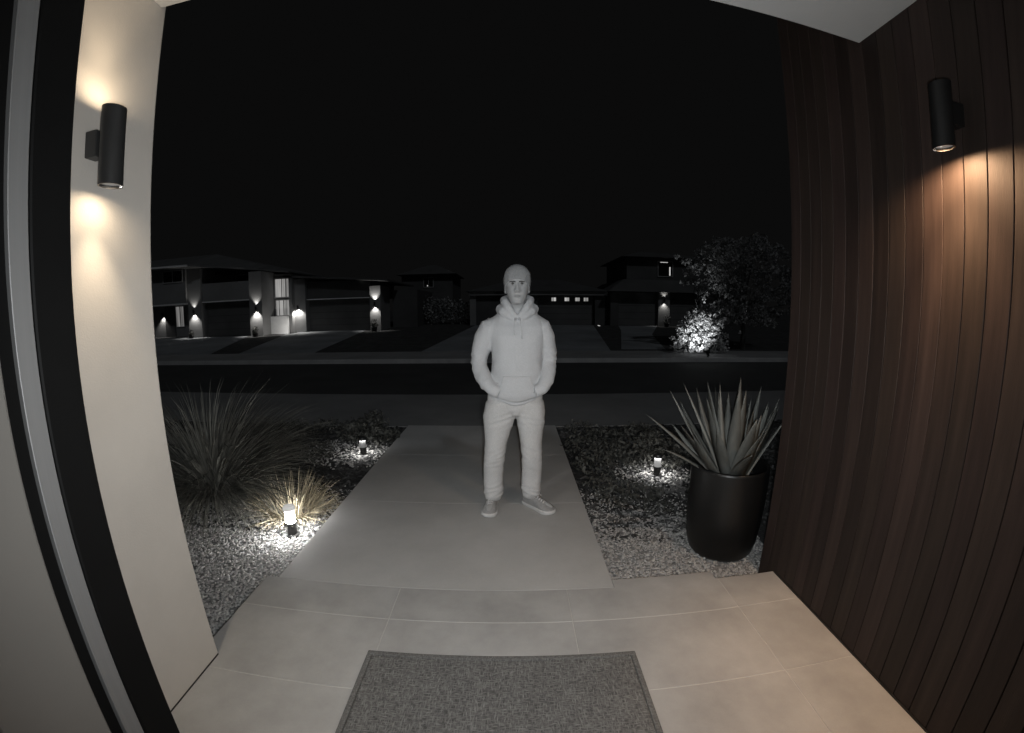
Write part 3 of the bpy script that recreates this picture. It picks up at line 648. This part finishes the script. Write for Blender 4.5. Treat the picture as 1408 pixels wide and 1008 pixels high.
for k in range(22):
    x = r3.uniform(-1.1, .9); zt_ = r3.uniform(.2, max(.35, 2.2 - 1.5*abs(x + .1))); y_ = r3.uniform(-.35, .35)
    limbs.append(([(.2, 0, .02), (.2 + (x-.2)*.5, y_*.5, zt_*.62), (x, y_, zt_)], .016, .004))
while len(blobs) < 330:
    x = r3.uniform(-1.2, 1.0); z = r3.uniform(.03, 2.05)*r3.uniform(.45, 1); y_ = r3.uniform(-.4, .4)
    if z < 2.0 - 1.55*abs(x + .08) and noise.noise((x*3.2, y_*3.2 + 7, z*3.2)) > -.10: blobs.append((x, y_, z, r3.uniform(.045, .10), r3.uniform(.6, 1.2)))
for k in range(46): blobs.append((r3.uniform(.3, 1.8), r3.uniform(-.1, .5), r3.uniform(.3, 1.9), r3.uniform(.03, .07)))
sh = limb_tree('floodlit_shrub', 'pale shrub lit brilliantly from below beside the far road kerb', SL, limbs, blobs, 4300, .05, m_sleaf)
sh['category'] = 'shrub'
gl = thing('garden_uplight', 'small black spotlight on the ground in front of the floodlit shrub', 'spotlight', (6.25, 12.95, 0))
obj('spike', MB().lathe((6.25, 12.95, 0), [(.03, 0), (.02, .06)], 12), m_black, gl)
obj('head', MB().tube([(6.25, 12.92, .06), (6.26, 13.0, .12)], [.045, .05], 14), m_black, gl)
spot('uplight_light', (6.27, 13.03, .15), (.02, .82, .50), 200, (.95, .98, 1), 82, .7, .04)

# ------------------------------------------------------------------ the standing man
PX, PY = .025, 2.98
def remesh(mb, voxel, smooth=4, fac=.5):
    me = mesh_of(mb, 'tmp'); b = bmesh.new(); b.from_mesh(me); bmesh.ops.recalc_face_normals(b, faces=b.faces); b.to_mesh(me); b.free()
    o = bpy.data.objects.new('tmp', me); COL.objects.link(o)
    r = o.modifiers.new('r', 'REMESH'); r.mode = 'VOXEL'; r.voxel_size = voxel; r.adaptivity = 0
    if smooth: q = o.modifiers.new('s', 'SMOOTH'); q.iterations = smooth; q.factor = fac
    out = bpy.data.meshes.new_from_object(o.evaluated_get(bpy.context.evaluated_depsgraph_get()))
    bpy.data.objects.remove(o); bpy.data.meshes.remove(me); return out
def displace(me, fn):
    n = len(me.vertices); co = np.zeros(n*3); me.vertices.foreach_get('co', co); co = co.reshape(-1, 3)
    no = np.zeros(n*3); me.vertex_normals.foreach_get('vector', no); no = no.reshape(-1, 3)
    me.vertices.foreach_set('co', (co + no*fn(co)[:, None]).reshape(-1)); me.update()
def nz(co, sx, sy, sz, seed=0):
    return np.array([noise.noise((x*sx+seed, y_*sy, z*sz)) for x, y_, z in co])
HX, HY = .038, 2.985                       # head centre
head = [(1.360,.11,.075,.09),(1.40,.080,.058,.075),(1.44,.069,.054,.066),(1.475,.065,.054,.062),(1.497,.062,.062,.058),(1.504,.052,.075,.056),(1.513,.050,.085,.057),(1.525,.0555,.088,.060),(1.54,.0615,.0895,.066),(1.56,.0675,.091,.074),(1.585,.0740,.0925,.085),(1.61,.0785,.0935,.092),(1.645,.0795,.094,.097),(1.68,.079,.094,.099),(1.71,.074,.089,.095),(1.738,.060,.074,.080),(1.757,.040,.048,.055),(1.766,.016,.02,.02)]
face = MB(); N_A = 96; rings_ = []
zs = np.concatenate([np.linspace(1.36, 1.49, 12), np.linspace(1.495, 1.70, 84), np.linspace(1.705, 1.766, 22)])
hz = np.array(head)
def face_bumps(x, z):
    g = lambda cx, cz, sx, sz, a: a*np.exp(-((x-cx)/sx)**2*.5 - ((z-cz)/sz)**2*.5)
    d = 0
    t = np.clip((1.650-z)/(1.650-1.596), 0, 1); am = (.006 + .021*t)*np.clip((z-1.578)/.016, 0, 1)*np.clip((1.664-z)/.014, 0, 1)
    d += am*np.exp(-(x/(.0075+.005*t))**2*.5)
    for s in (-1, 1):
        d += g(s*.031, 1.640, .0145, .0095, -.0105) + g(s*.034, 1.662, .02, .006, .005) + g(s*.043, 1.607, .016, .014, .0035) + g(s*.0125, 1.593, .0055, .006, .007) + g(s*.026, 1.583, .006, .014, -.002)
        d += g(s*.031, 1.649, .012, .0022, .0022)
    d += g(0, 1.5625, .017, .0042, .0045) + g(0, 1.5565, .023, .0019, -.0062) + g(0, 1.549, .015, .0045, .0052) + g(0, 1.537, .016, .005, -.003) + g(0, 1.514, .02, .011, .006)
    return d
for z in zs:
    a, f, bk = (np.interp(z, hz[:, 0], hz[:, c]) for c in (1, 2, 3)); ring = []
    for i in range(N_A):
        # denser to the front (-y)
        u = i/N_A*2*math.pi; t = -math.pi/2 + u + .55*math.sin(-u)
        c, d = math.cos(t), math.sin(t); p = 2.25; q = (abs(c)**p + abs(d)**p)**(-1/p)
        x, y_ = a*c*q, (bk if d > 0 else f)*d*q
        if d < 0: y_ -= face_bumps(x, z)*min(1, -d*1.6)
        ring.append((HX + x, HY + y_, z))
    rings_.append(ring)
body = MB(); body.rings(rings_)
for s in (-1, 1):
    body.ball((HX + s*.0815, HY + .012, 1.605), (.009, .019, .031))
    # legs, arms under the clothes
body.ell([(.765, PX, 2.985, .09, .07, .08), (.81, PX, 2.985, .155, .09, .105), (.95, PX, 2.985, .155, .10, .105), (1.10, PX, 2.985, .145, .095, .10), (1.25, PX, 2.985, .16, .105, .11), (1.34, PX, 2.99, .165, .09, .10), (1.41, PX+.005, 2.995, .11, .06, .075), (1.43, HX, 2.99, .055, .05, .055)])
L_LEG = [((-.060, 2.985, .82), .074), ((-.085, 2.98, .66), .074), ((-.122, 2.965, .45), .052), ((-.138, 2.99, .30), .05), ((-.147, 3.03, .10), .036), ((-.150, 3.02, .06), .04)]
R_LEG = [((.105, 2.985, .82), .074), ((.125, 2.98, .66), .074), ((.138, 2.965, .45), .052), ((.140, 2.99, .30), .05), ((.134, 3.03, .10), .036), ((.14, 3.02, .06), .04)]
L_ARM = [((-.125, 2.995, 1.385), .048), ((-.19, 3.01, 1.28), .044), ((-.232, 3.025, 1.115), .036), ((-.200, 2.965, 1.01), .032), ((-.145, 2.905, .935), .024)]
R_ARM = [((.18, 2.995, 1.385), .048), ((.232, 3.01, 1.28), .044), ((.260, 3.025, 1.115), .036), ((.240, 2.965, 1.01), .032), ((.195, 2.905, .935), .024)]
for ch in (L_LEG, R_LEG, L_ARM, R_ARM): body.tube([c[0] for c in ch], [c[1] for c in ch], 14)
for sx, bx, bz, dx in ((1, -.145, .935, 1), (-1, .195, .935, -1)):       # hands inside the pocket: palm, four fingers, thumb
    b0 = Vector((bx, 2.905, bz)); dr = Vector((dx*.80, -.30, -.35)).normalized(); w = Vector((0, -.1, 1)).normalized()
    body.tube([b0, b0+dr*.03, b0+dr*.075], [.024, .034, .034], 12, flat=.5)
    for k, (o_, L_) in enumerate(((.027, .062), (.010, .072), (-.008, .066), (-.025, .052))):
        q = b0 + dr*.072 + w*o_; body.tube([q, q+dr*L_*.55, q+dr*L_+Vector((0, .012, -.004))], [.009, .0085, .007], 8)
    q = b0 + dr*.02 + w*.028; body.tube([q, q+dr*.03+w*.022, q+dr*.06+w*.026], [.011, .010, .008], 8)
for cx, a in ((-.155, -.12), (.165, .80)):
    d = Vector((math.sin(a), -math.cos(a), 0)); body.tube([Vector((cx-.01, 3.045, .045)) , Vector((cx, 3.0, .05)) + d*.03, Vector((cx, 3.0, .035)) + d*.13, Vector((cx, 3.0, .03)) + d*.17], [.032, .036, .034, .02], 12)
bm_ = remesh(body, .0042, 1, .35)
man = obj('person', bm_, m_skin, None, smooth='all', flip=False, loc=(PX, PY, -.004))
tag(man, 'man standing on the path in pale hoodie and beanie, hands in the hoodie pocket', 'person')
def lips(m):                                # lip colour: an ellipse of skin pigment round the mouth
    nt = m.node_tree; N = nt.nodes; L = nt.links; P = N['Principled BSDF']; src = P.inputs['Base Color'].links[0].from_socket
    tc = N.new('ShaderNodeTexCoord'); sub = N.new('ShaderNodeVectorMath'); sub.operation = 'SUBTRACT'; sub.inputs[1].default_value = (HX-PX, HY-.094-PY, 1.5562+.004)
    dv = N.new('ShaderNodeVectorMath'); dv.operation = 'DIVIDE'; dv.inputs[1].default_value = (.025, .03, .0105)
    ln = N.new('ShaderNodeVectorMath'); ln.operation = 'LENGTH'
    L.new(tc.outputs['Object'], sub.inputs[0]); L.new(sub.outputs[0], dv.inputs[0]); L.new(dv.outputs[0], ln.inputs[0])
    mr = N.new('ShaderNodeMapRange'); mr.inputs['From Min'].default_value = .75; mr.inputs['From Max'].default_value = 1.1; mr.inputs['To Min'].default_value = .62; mr.inputs['To Max'].default_value = 1.0
    L.new(ln.outputs['Value'], mr.inputs['Value']); hs = N.new('ShaderNodeHueSaturation'); L.new(mr.outputs[0], hs.inputs['Value']); L.new(src, hs.inputs['Color']); L.new(hs.outputs[0], P.inputs['Base Color'])
lips(m_skin)
for s in (-1, 1):
    ey = obj('eye', MB().ball((HX + s*.031, HY - .0765, 1.6395), .0112, 18, 13), m_eyew, man, smooth='all')
    obj('iris', MB().ball((HX + s*.031 + .0005, HY - .0852, 1.6395), (.0060, .003, .0056), 14, 9), m_iris, ey, smooth='all')
    br = MB(); pts = [(s*.0125, 1.6515), (s*.022, 1.6545), (s*.036, 1.6555), (s*.052, 1.6505)]
    br.tube([(HX + x, HY - .0945 + abs(x)*.32 - .0042 - (.001 if abs(x) < .03 else -.004), z) for x, z in pts], [.0042, .0048, .0045, .0025], 8, flat=1)
    obj('eyelid', MB().tube([(HX + s*.0195, HY-.0835, 1.6385), (HX + s*.025, HY-.0872, 1.6445), (HX + s*.031, HY-.0880, 1.6462), (HX + s*.038, HY-.0860, 1.6440), (HX + s*.0435, HY-.0815, 1.6395)], [.0012, .0022, .0026, .0022, .0012], 8), m_brow, man, smooth='all')
    obj('eyebrow', br, m_brow, man, smooth='all')
# beanie
bn = MB(); NB = 72; rr_ = []
def rim(t):
    f = min(1, max(0, (-math.sin(t)+.05)/1.05)); return 1.584 + .087*f**1.2 - .004*max(0, math.sin(t))
for k in range(27):
    v = k/26; ring = []
    for i in range(NB):
        t = 2*math.pi*i/NB; z0 = rim(t); z = z0 + (1.7775 - z0)*math.sin(v*math.pi/2*.985)
        h = max(0, (z-1.655)/.1235); rad = math.sqrt(max(.0008, 1-h**2.35)); rad *= 1 - .05*max(0, (1.655-z)/.08)
        fo = .0035*math.sin(3*t + 9*z) * (h > .35) + .0016*math.sin(11*t)*(1-h)
        fold = -.006*max(0, 1-v/.28)*math.cos(t)**2
        a, f, bk = .0955 + fo + fold, .1015 + fo + fold, .110 + fo + fold
        c, d = math.cos(t), math.sin(t); q = (abs(c)**2.15 + abs(d)**2.15)**(-1/2.15)
        ring.append((HX + a*rad*c*q, HY + (bk if d > 0 else f)*rad*d*q, z))
    if k == 0: rr_.append([(HX + (p[0]-HX)*.90, HY + (p[1]-HY)*.90, p[2]+.006) for p in ring])
    rr_.append(ring)
bn.rings(rr_, False, True)
obj('beanie', bn, m_beanie, man, smooth='all')
# hoodie
hd = MB()
def hemz(base, x): return base
hd.ell([(.845, PX-.005, 2.985, .178, .118, .125), (.86, PX-.005, 2.985, .188, .128, .135), (.885, PX-.005, 2.985, .192, .134, .138), (.93, PX, 2.982, .194, .138, .135), (1.0, PX+.005, 2.982, .180, .135, .128), (1.10, PX+.012, 2.984, .174, .128, .122), (1.20, PX+.015, 2.986, .181, .128, .124), (1.29, PX+.015, 2.988, .203, .126, .126), (1.35, PX+.013, 2.99, .212, .108, .12), (1.395, PX+.013, 2.995, .196, .086, .105), (1.43, PX+.013, 3.0, .150, .072, .09), (1.455, PX+.012, 3.0, .115, .066, .08), (1.48, HX, 3.0, .08, .06, .075)], 40, 2.15)
def sleeve(P, rr): hd.tube(P, rr, 18)
sleeve([(-.10, 2.990, 1.350), (-.155, 2.990, 1.330), (-.186, 2.995, 1.27), (-.221, 3.010, 1.17), (-.233, 3.01, 1.10), (-.218, 2.972, 1.035), (-.176, 2.908, .965), (-.132, 2.872, .925), (-.085, 2.862, .905)], [.07, .078, .074, .064, .056, .055, .051, .045, .038])
sleeve([(.145, 2.990, 1.350), (.200, 2.990, 1.330), (.226, 2.995, 1.27), (.250, 3.010, 1.17), (.259, 3.01, 1.10), (.251, 2.972, 1.035), (.233, 2.908, .975), (.203, 2.872, .935), (.155, 2.862, .915)], [.07, .078, .072, .062, .055, .053, .049, .043, .036])
# hood bunched round the neck, open at the front
half = [(.002, 2.897, 1.408, .015), (.030, 2.898, 1.438, .021), (.060, 2.918, 1.478, .025), (.083, 2.955, 1.512, .028), (.092, 3.005, 1.530, .030), (.070, 3.060, 1.540, .033), (0, 3.085, 1.542, .035)]
hp = [(HX-x, y_, z) for x, y_, z, r in half] + [(HX+x, y_, z) for x, y_, z, r in half[-2::-1]]
hd.tube(hp, [q[3] for q in half] + [q[3] for q in half[-2::-1]], 14)
half = [(.012, 2.905, 1.395, .018), (.055, 2.915, 1.425, .026), (.095, 2.945, 1.452, .032), (.118, 3.0, 1.468, .036), (.095, 3.075, 1.475, .045), (0, 3.115, 1.48, .058)]
hp = [(HX-x, y_, z) for x, y_, z, r in half] + [(HX+x, y_, z) for x, y_, z, r in half[-2::-1]]
hd.tube(hp, [q[3] for q in half] + [q[3] for q in half[-2::-1]], 14)
hme = remesh(hd, .0055, 13, .5)
def ridge(co, sx, sy, sz, seed): return 1 - 2.2*np.abs(nz(co, sx, sy, sz, seed))
def hood_fold(co):
    x, y_, z = co.T; d = .004*nz(co, 8, 8, 3.0, 3) + .0015*nz(co, 24, 24, 11, 8)
    arm = np.clip((np.abs(x - .03) - .15)/.05, 0, 1)
    q = np.stack([x, y_, z + .5*(np.abs(x-.03) - .2)], 1)
    d += arm*np.clip((1.30-z)/.15, 0, 1)*.0042*ridge(q, 10, 10, 19, 1) + arm*np.clip((z-1.2)/.1, 0, 1)*.003*ridge(co, 9, 9, 7, 2)
    fr = np.clip((2.96 - y_)/.04, 0, 1)*(1-arm)
    d += fr*np.exp(-((z-.885)/.04)**2)*.004*ridge(co, 17, 6, 5, 5) - .0045*np.exp(-((z-.866)/.005)**2)*(1-arm)
    d += fr*np.exp(-((z-1.05)/.10)**2)*.0045*ridge(np.stack([x + .5*(z-1.05)*np.sign(x-.03), y_, z], 1), 9, 4, 11, 6)
    d += fr*np.clip((z-1.15)/.1, 0, 1)*.003*ridge(co, 7, 4, 4, 9)
    for s, cx in ((-1, -.150), (1, .212)): d += -.003*np.exp(-((x - cx - s*.12*(1.30-z))/.0055)**2)*np.clip((z-1.17)/.06, 0, 1)*np.clip((1.41-z)/.03, 0, 1)*(y_ < 2.985)
    return d
displace(hme, lambda co: 1.1*hood_fold(co))
def hood_dip(me):
    n = len(me.vertices); co = np.zeros(n*3); me.vertices.foreach_get('co', co); co = co.reshape(-1, 3)
    x, y_, z = co.T; w = np.clip((.95 - z)/.09, 0, 1)*np.clip((2.99-y_)/.12, 0, 1)*np.exp(-((x-.03)/.10)**2); co[:, 2] -= .035*w
    me.vertices.foreach_set('co', co.reshape(-1)); me.update()
hood_dip(hme)
hoodie = obj('hoodie', hme, m_hood, man, smooth='all', flip=False)
# kangaroo pocket: a raised panel over the belly, open along its slanted sides
def belly(x, z):
    a = np.interp(z, [.845, .885, .93, 1.0, 1.10], [.178, .192, .194, .187, .178]); f = np.interp(z, [.845, .885, .93, 1.0, 1.10], [.118, .134, .138, .135, .128])
    u = min(.97, abs((x-PX)/a)); return 2.983 - f*(1-u**2.15)**(1/2.15)
pk = MB(); nu, nv = 22, 14; top_ = []
for j in range(nv+1):
    v = j/nv; z = .872 + .148*v; e0 = -.108 + (.050*max(0, (v-.12)/.88)); e1 = .172 - (.050*max(0, (v-.12)/.88))
    row = []
    for i in range(nu+1):
        x = e0 + (e1-e0)*i/nu; ed = min(1, min(i, nu-i)/1.5); zz = z - .030*math.exp(-((x-.03)/.10)**2)*(1-v)
        row.append((x, belly(x, max(.85, zz)) - .006 - .014*(1-v)**.6*min(1, (1-v)*8) - .010*(1-abs(2*i/nu-1)**2)*math.sin(math.pi*min(1, v+.1)) , zz))
    top_.append(row)
for off in (0, .010):
    for r in top_: pk.v += [(p[0], p[1]+off, p[2]) for p in r]
w_ = nu+1; sz_ = (nu+1)*(nv+1)
for j in range(nv):
    for i in range(nu):
        a = j*w_+i; pk.f += [(a, a+1, a+w_+1, a+w_), (sz_+a, sz_+a+w_, sz_+a+w_+1, sz_+a+1)]
bd = [i for i in range(w_)] + [j*w_+nu for j in range(1, nv+1)] + [nv*w_+i for i in range(nu-1, -1, -1)] + [j*w_ for j in range(nv-1, 0, -1)]
for a, b in zip(bd, bd[1:]+bd[:1]): pk.f.append((a, b, sz_+b, sz_+a))
obj('pocket', pk, m_hood, hoodie, smooth='all')
for x0, x1, zb in ((HX-.016, HX-.022, 1.30), (HX+.016, HX+.028, 1.27)):
    obj('drawstring', MB().tube([(x0, 2.884, 1.410), (x0*.5+x1*.5, 2.862, 1.375), (x1, 2.852, 1.33), (x1, 2.849, zb)], [.0035, .0035, .0035, .005], 8), m_hood, hoodie, smooth='all')
# jeans
jn = MB()
jn.ell([(.722, PX+.003, 2.988, .014, .07, .08), (.745, PX+.002, 2.988, .05, .097, .10), (.772, PX-.003, 2.988, .12, .108, .112), (.80, PX-.006, 2.988, .19, .112, .125), (.85, PX-.004, 2.986, .194, .116, .13), (.93, PX, 2.985, .18, .112, .122)], 36, 2.2)
def leg(lv): jn.ell(lv, 26, 2.1)
leg([(.82, -.068, 2.985, .118, .108, .118), (.77, -.077, 2.985, .1165, .104, .112), (.72, -.086, 2.983, .1165, .098, .105), (.62, -.103, 2.978, .096, .092, .094), (.52, -.120, 2.972, .079, .082, .084), (.44, -.127, 2.968, .0755, .076, .078), (.36, -.136, 2.975, .073, .073, .076), (.26, -.142, 2.99, .073, .068, .074), (.16, -.145, 3.0, .070, .071, .072), (.105, -.146, 3.0, .068, .075, .072), (.075, -.146, 3.005, .060, .068, .072), (.055, -.146, 3.015, .052, .05, .066)])
leg([(.82, .112, 2.985, .112, .108, .118), (.77, .120, 2.985, .108, .104, .112), (.72, .128, 2.983, .1035, .098, .105), (.62, .130, 2.978, .090, .092, .094), (.52, .134, 2.972, .077, .082, .084), (.44, .138, 2.968, .073, .076, .078), (.36, .141, 2.975, .072, .073, .076), (.26, .139, 2.99, .072, .068, .074), (.16, .135, 3.0, .069, .071, .072), (.115, .136, 3.0, .066, .073, .072), (.09, .137, 3.01, .058, .062, .070), (.07, .138, 3.02, .05, .048, .062)])
jme = remesh(jn, .006, 10, .5)
def jean_fold(co):
    x, y_, z = co.T; d = .0035*nz(co, 8, 8, 4, 12) + .0012*nz(co, 25, 25, 14, 15)
    sd = np.where(x < .025, -1, 1); q = np.stack([x, y_, z + .35*sd*(x-.025)], 1)
    for z0, wd, am in ((.14, .07, .0075), (.41, .09, .004), (.70, .07, .005)):
        d += am*np.exp(-((z-z0)/wd)**2)*ridge(q, 4.5, 4.5, 24, z0*31)
    d += .002*ridge(co, 9, 6, 2.2, 4)
    return d
displace(jme, lambda co: 1.2*jean_fold(co))
jeans = obj('jeans', jme, m_jean, man, smooth='all', flip=False)
# shoes
def shoe(cx, cy, ang, label=None):
    ca, sa = math.cos(ang), math.sin(ang)
    def T(p): x, y_, z = p[0]*1.1, p[1]*1.04, p[2]; return (cx + x*ca - y_*sa, cy + x*sa + y_*ca, z - .004)
    # local: toe towards -y, heel +y, length about .29
    prof = [(.105, .028), (.085, .036), (.04, .037), (-.02, .037), (-.07, .046), (-.11, .051), (-.145, .046), (-.165, .034), (-.178, .016)]
    def outline(off): return [(w+off, y_) for y_, w in prof]
    left = [(-w, y_) for y_, w in prof]; right = [(w, y_) for y_, w in reversed(prof)]
    ring = left + right
    def lift(y_): return .010*max(0, (-y_-.11)/.07)**1.6 + .004*max(0, (y_-.07)/.035)
    sole = MB().rings([[T((x*.93, y_*.985, lift(y_))) for x, y_ in ring], [T((x*1.04, y_*1.01, .010+lift(y_))) for x, y_ in ring], [T((x*1.05, y_*1.01, .026+lift(y_)*.7)) for x, y_ in ring], [T((x*.95, y_*.985, .031+lift(y_)*.6)) for x, y_ in ring]])
    sh_ = obj('shoe', MB().v and None or shoe_upper(T), m_shoe, man, smooth='all')
    obj('sole', sole, m_sole, sh_, smooth=True)
    for k in range(5):
        y_ = -.012 - .019*k; h = np.interp(y_, [-.10, -.03, .0], [.074, .096, .107]); w = .020 - .0012*k
        obj('lace', MB().tube([T((-w, y_-.004, h-.006)), T((-w*.4, y_, h+.002)), T((w*.4, y_+.002, h+.002)), T((w, y_+.004, h-.006))], .0036, 7), m_lace, sh_, smooth='all')
    obj('lace', MB().tube([T((-.016, -.004, .112)), T((-.034, -.02, .108)), T((-.03, -.035, .096)), T((-.004, -.01, .110)), T((.03, -.03, .10)), T((.034, -.012, .108)), T((.012, -.002, .112))], .0032, 7), m_lace, sh_, smooth='all')
    return sh_
def shoe_upper(T):
    st = [(.112, .012, .062), (.104, .028, .082), (.085, .035, .090), (.05, .037, .094), (.02, .037, .108), (-.005, .037, .106), (-.03, .038, .096), (-.06, .043, .083), (-.09, .047, .072), (-.12, .048, .062), (-.145, .044, .053), (-.163, .033, .045), (-.174, .018, .038)]
    rs = []
    for y_, w, h in st:
        r = []
        for i in range(20):
            t = 2*math.pi*i/20; c, s = math.cos(t), math.sin(t); z = .024 + (h-.024)*max(0, s)**.75 if s > 0 else .024 + .006*s
            r.append(T((w*abs(c)**.75*(1 if c > 0 else -1), y_, z)))
        rs.append(r)
    mb = MB().rings(rs); return mb
shoe(-.158, 2.985, -.09)
shoe(.168, 2.985, .76)
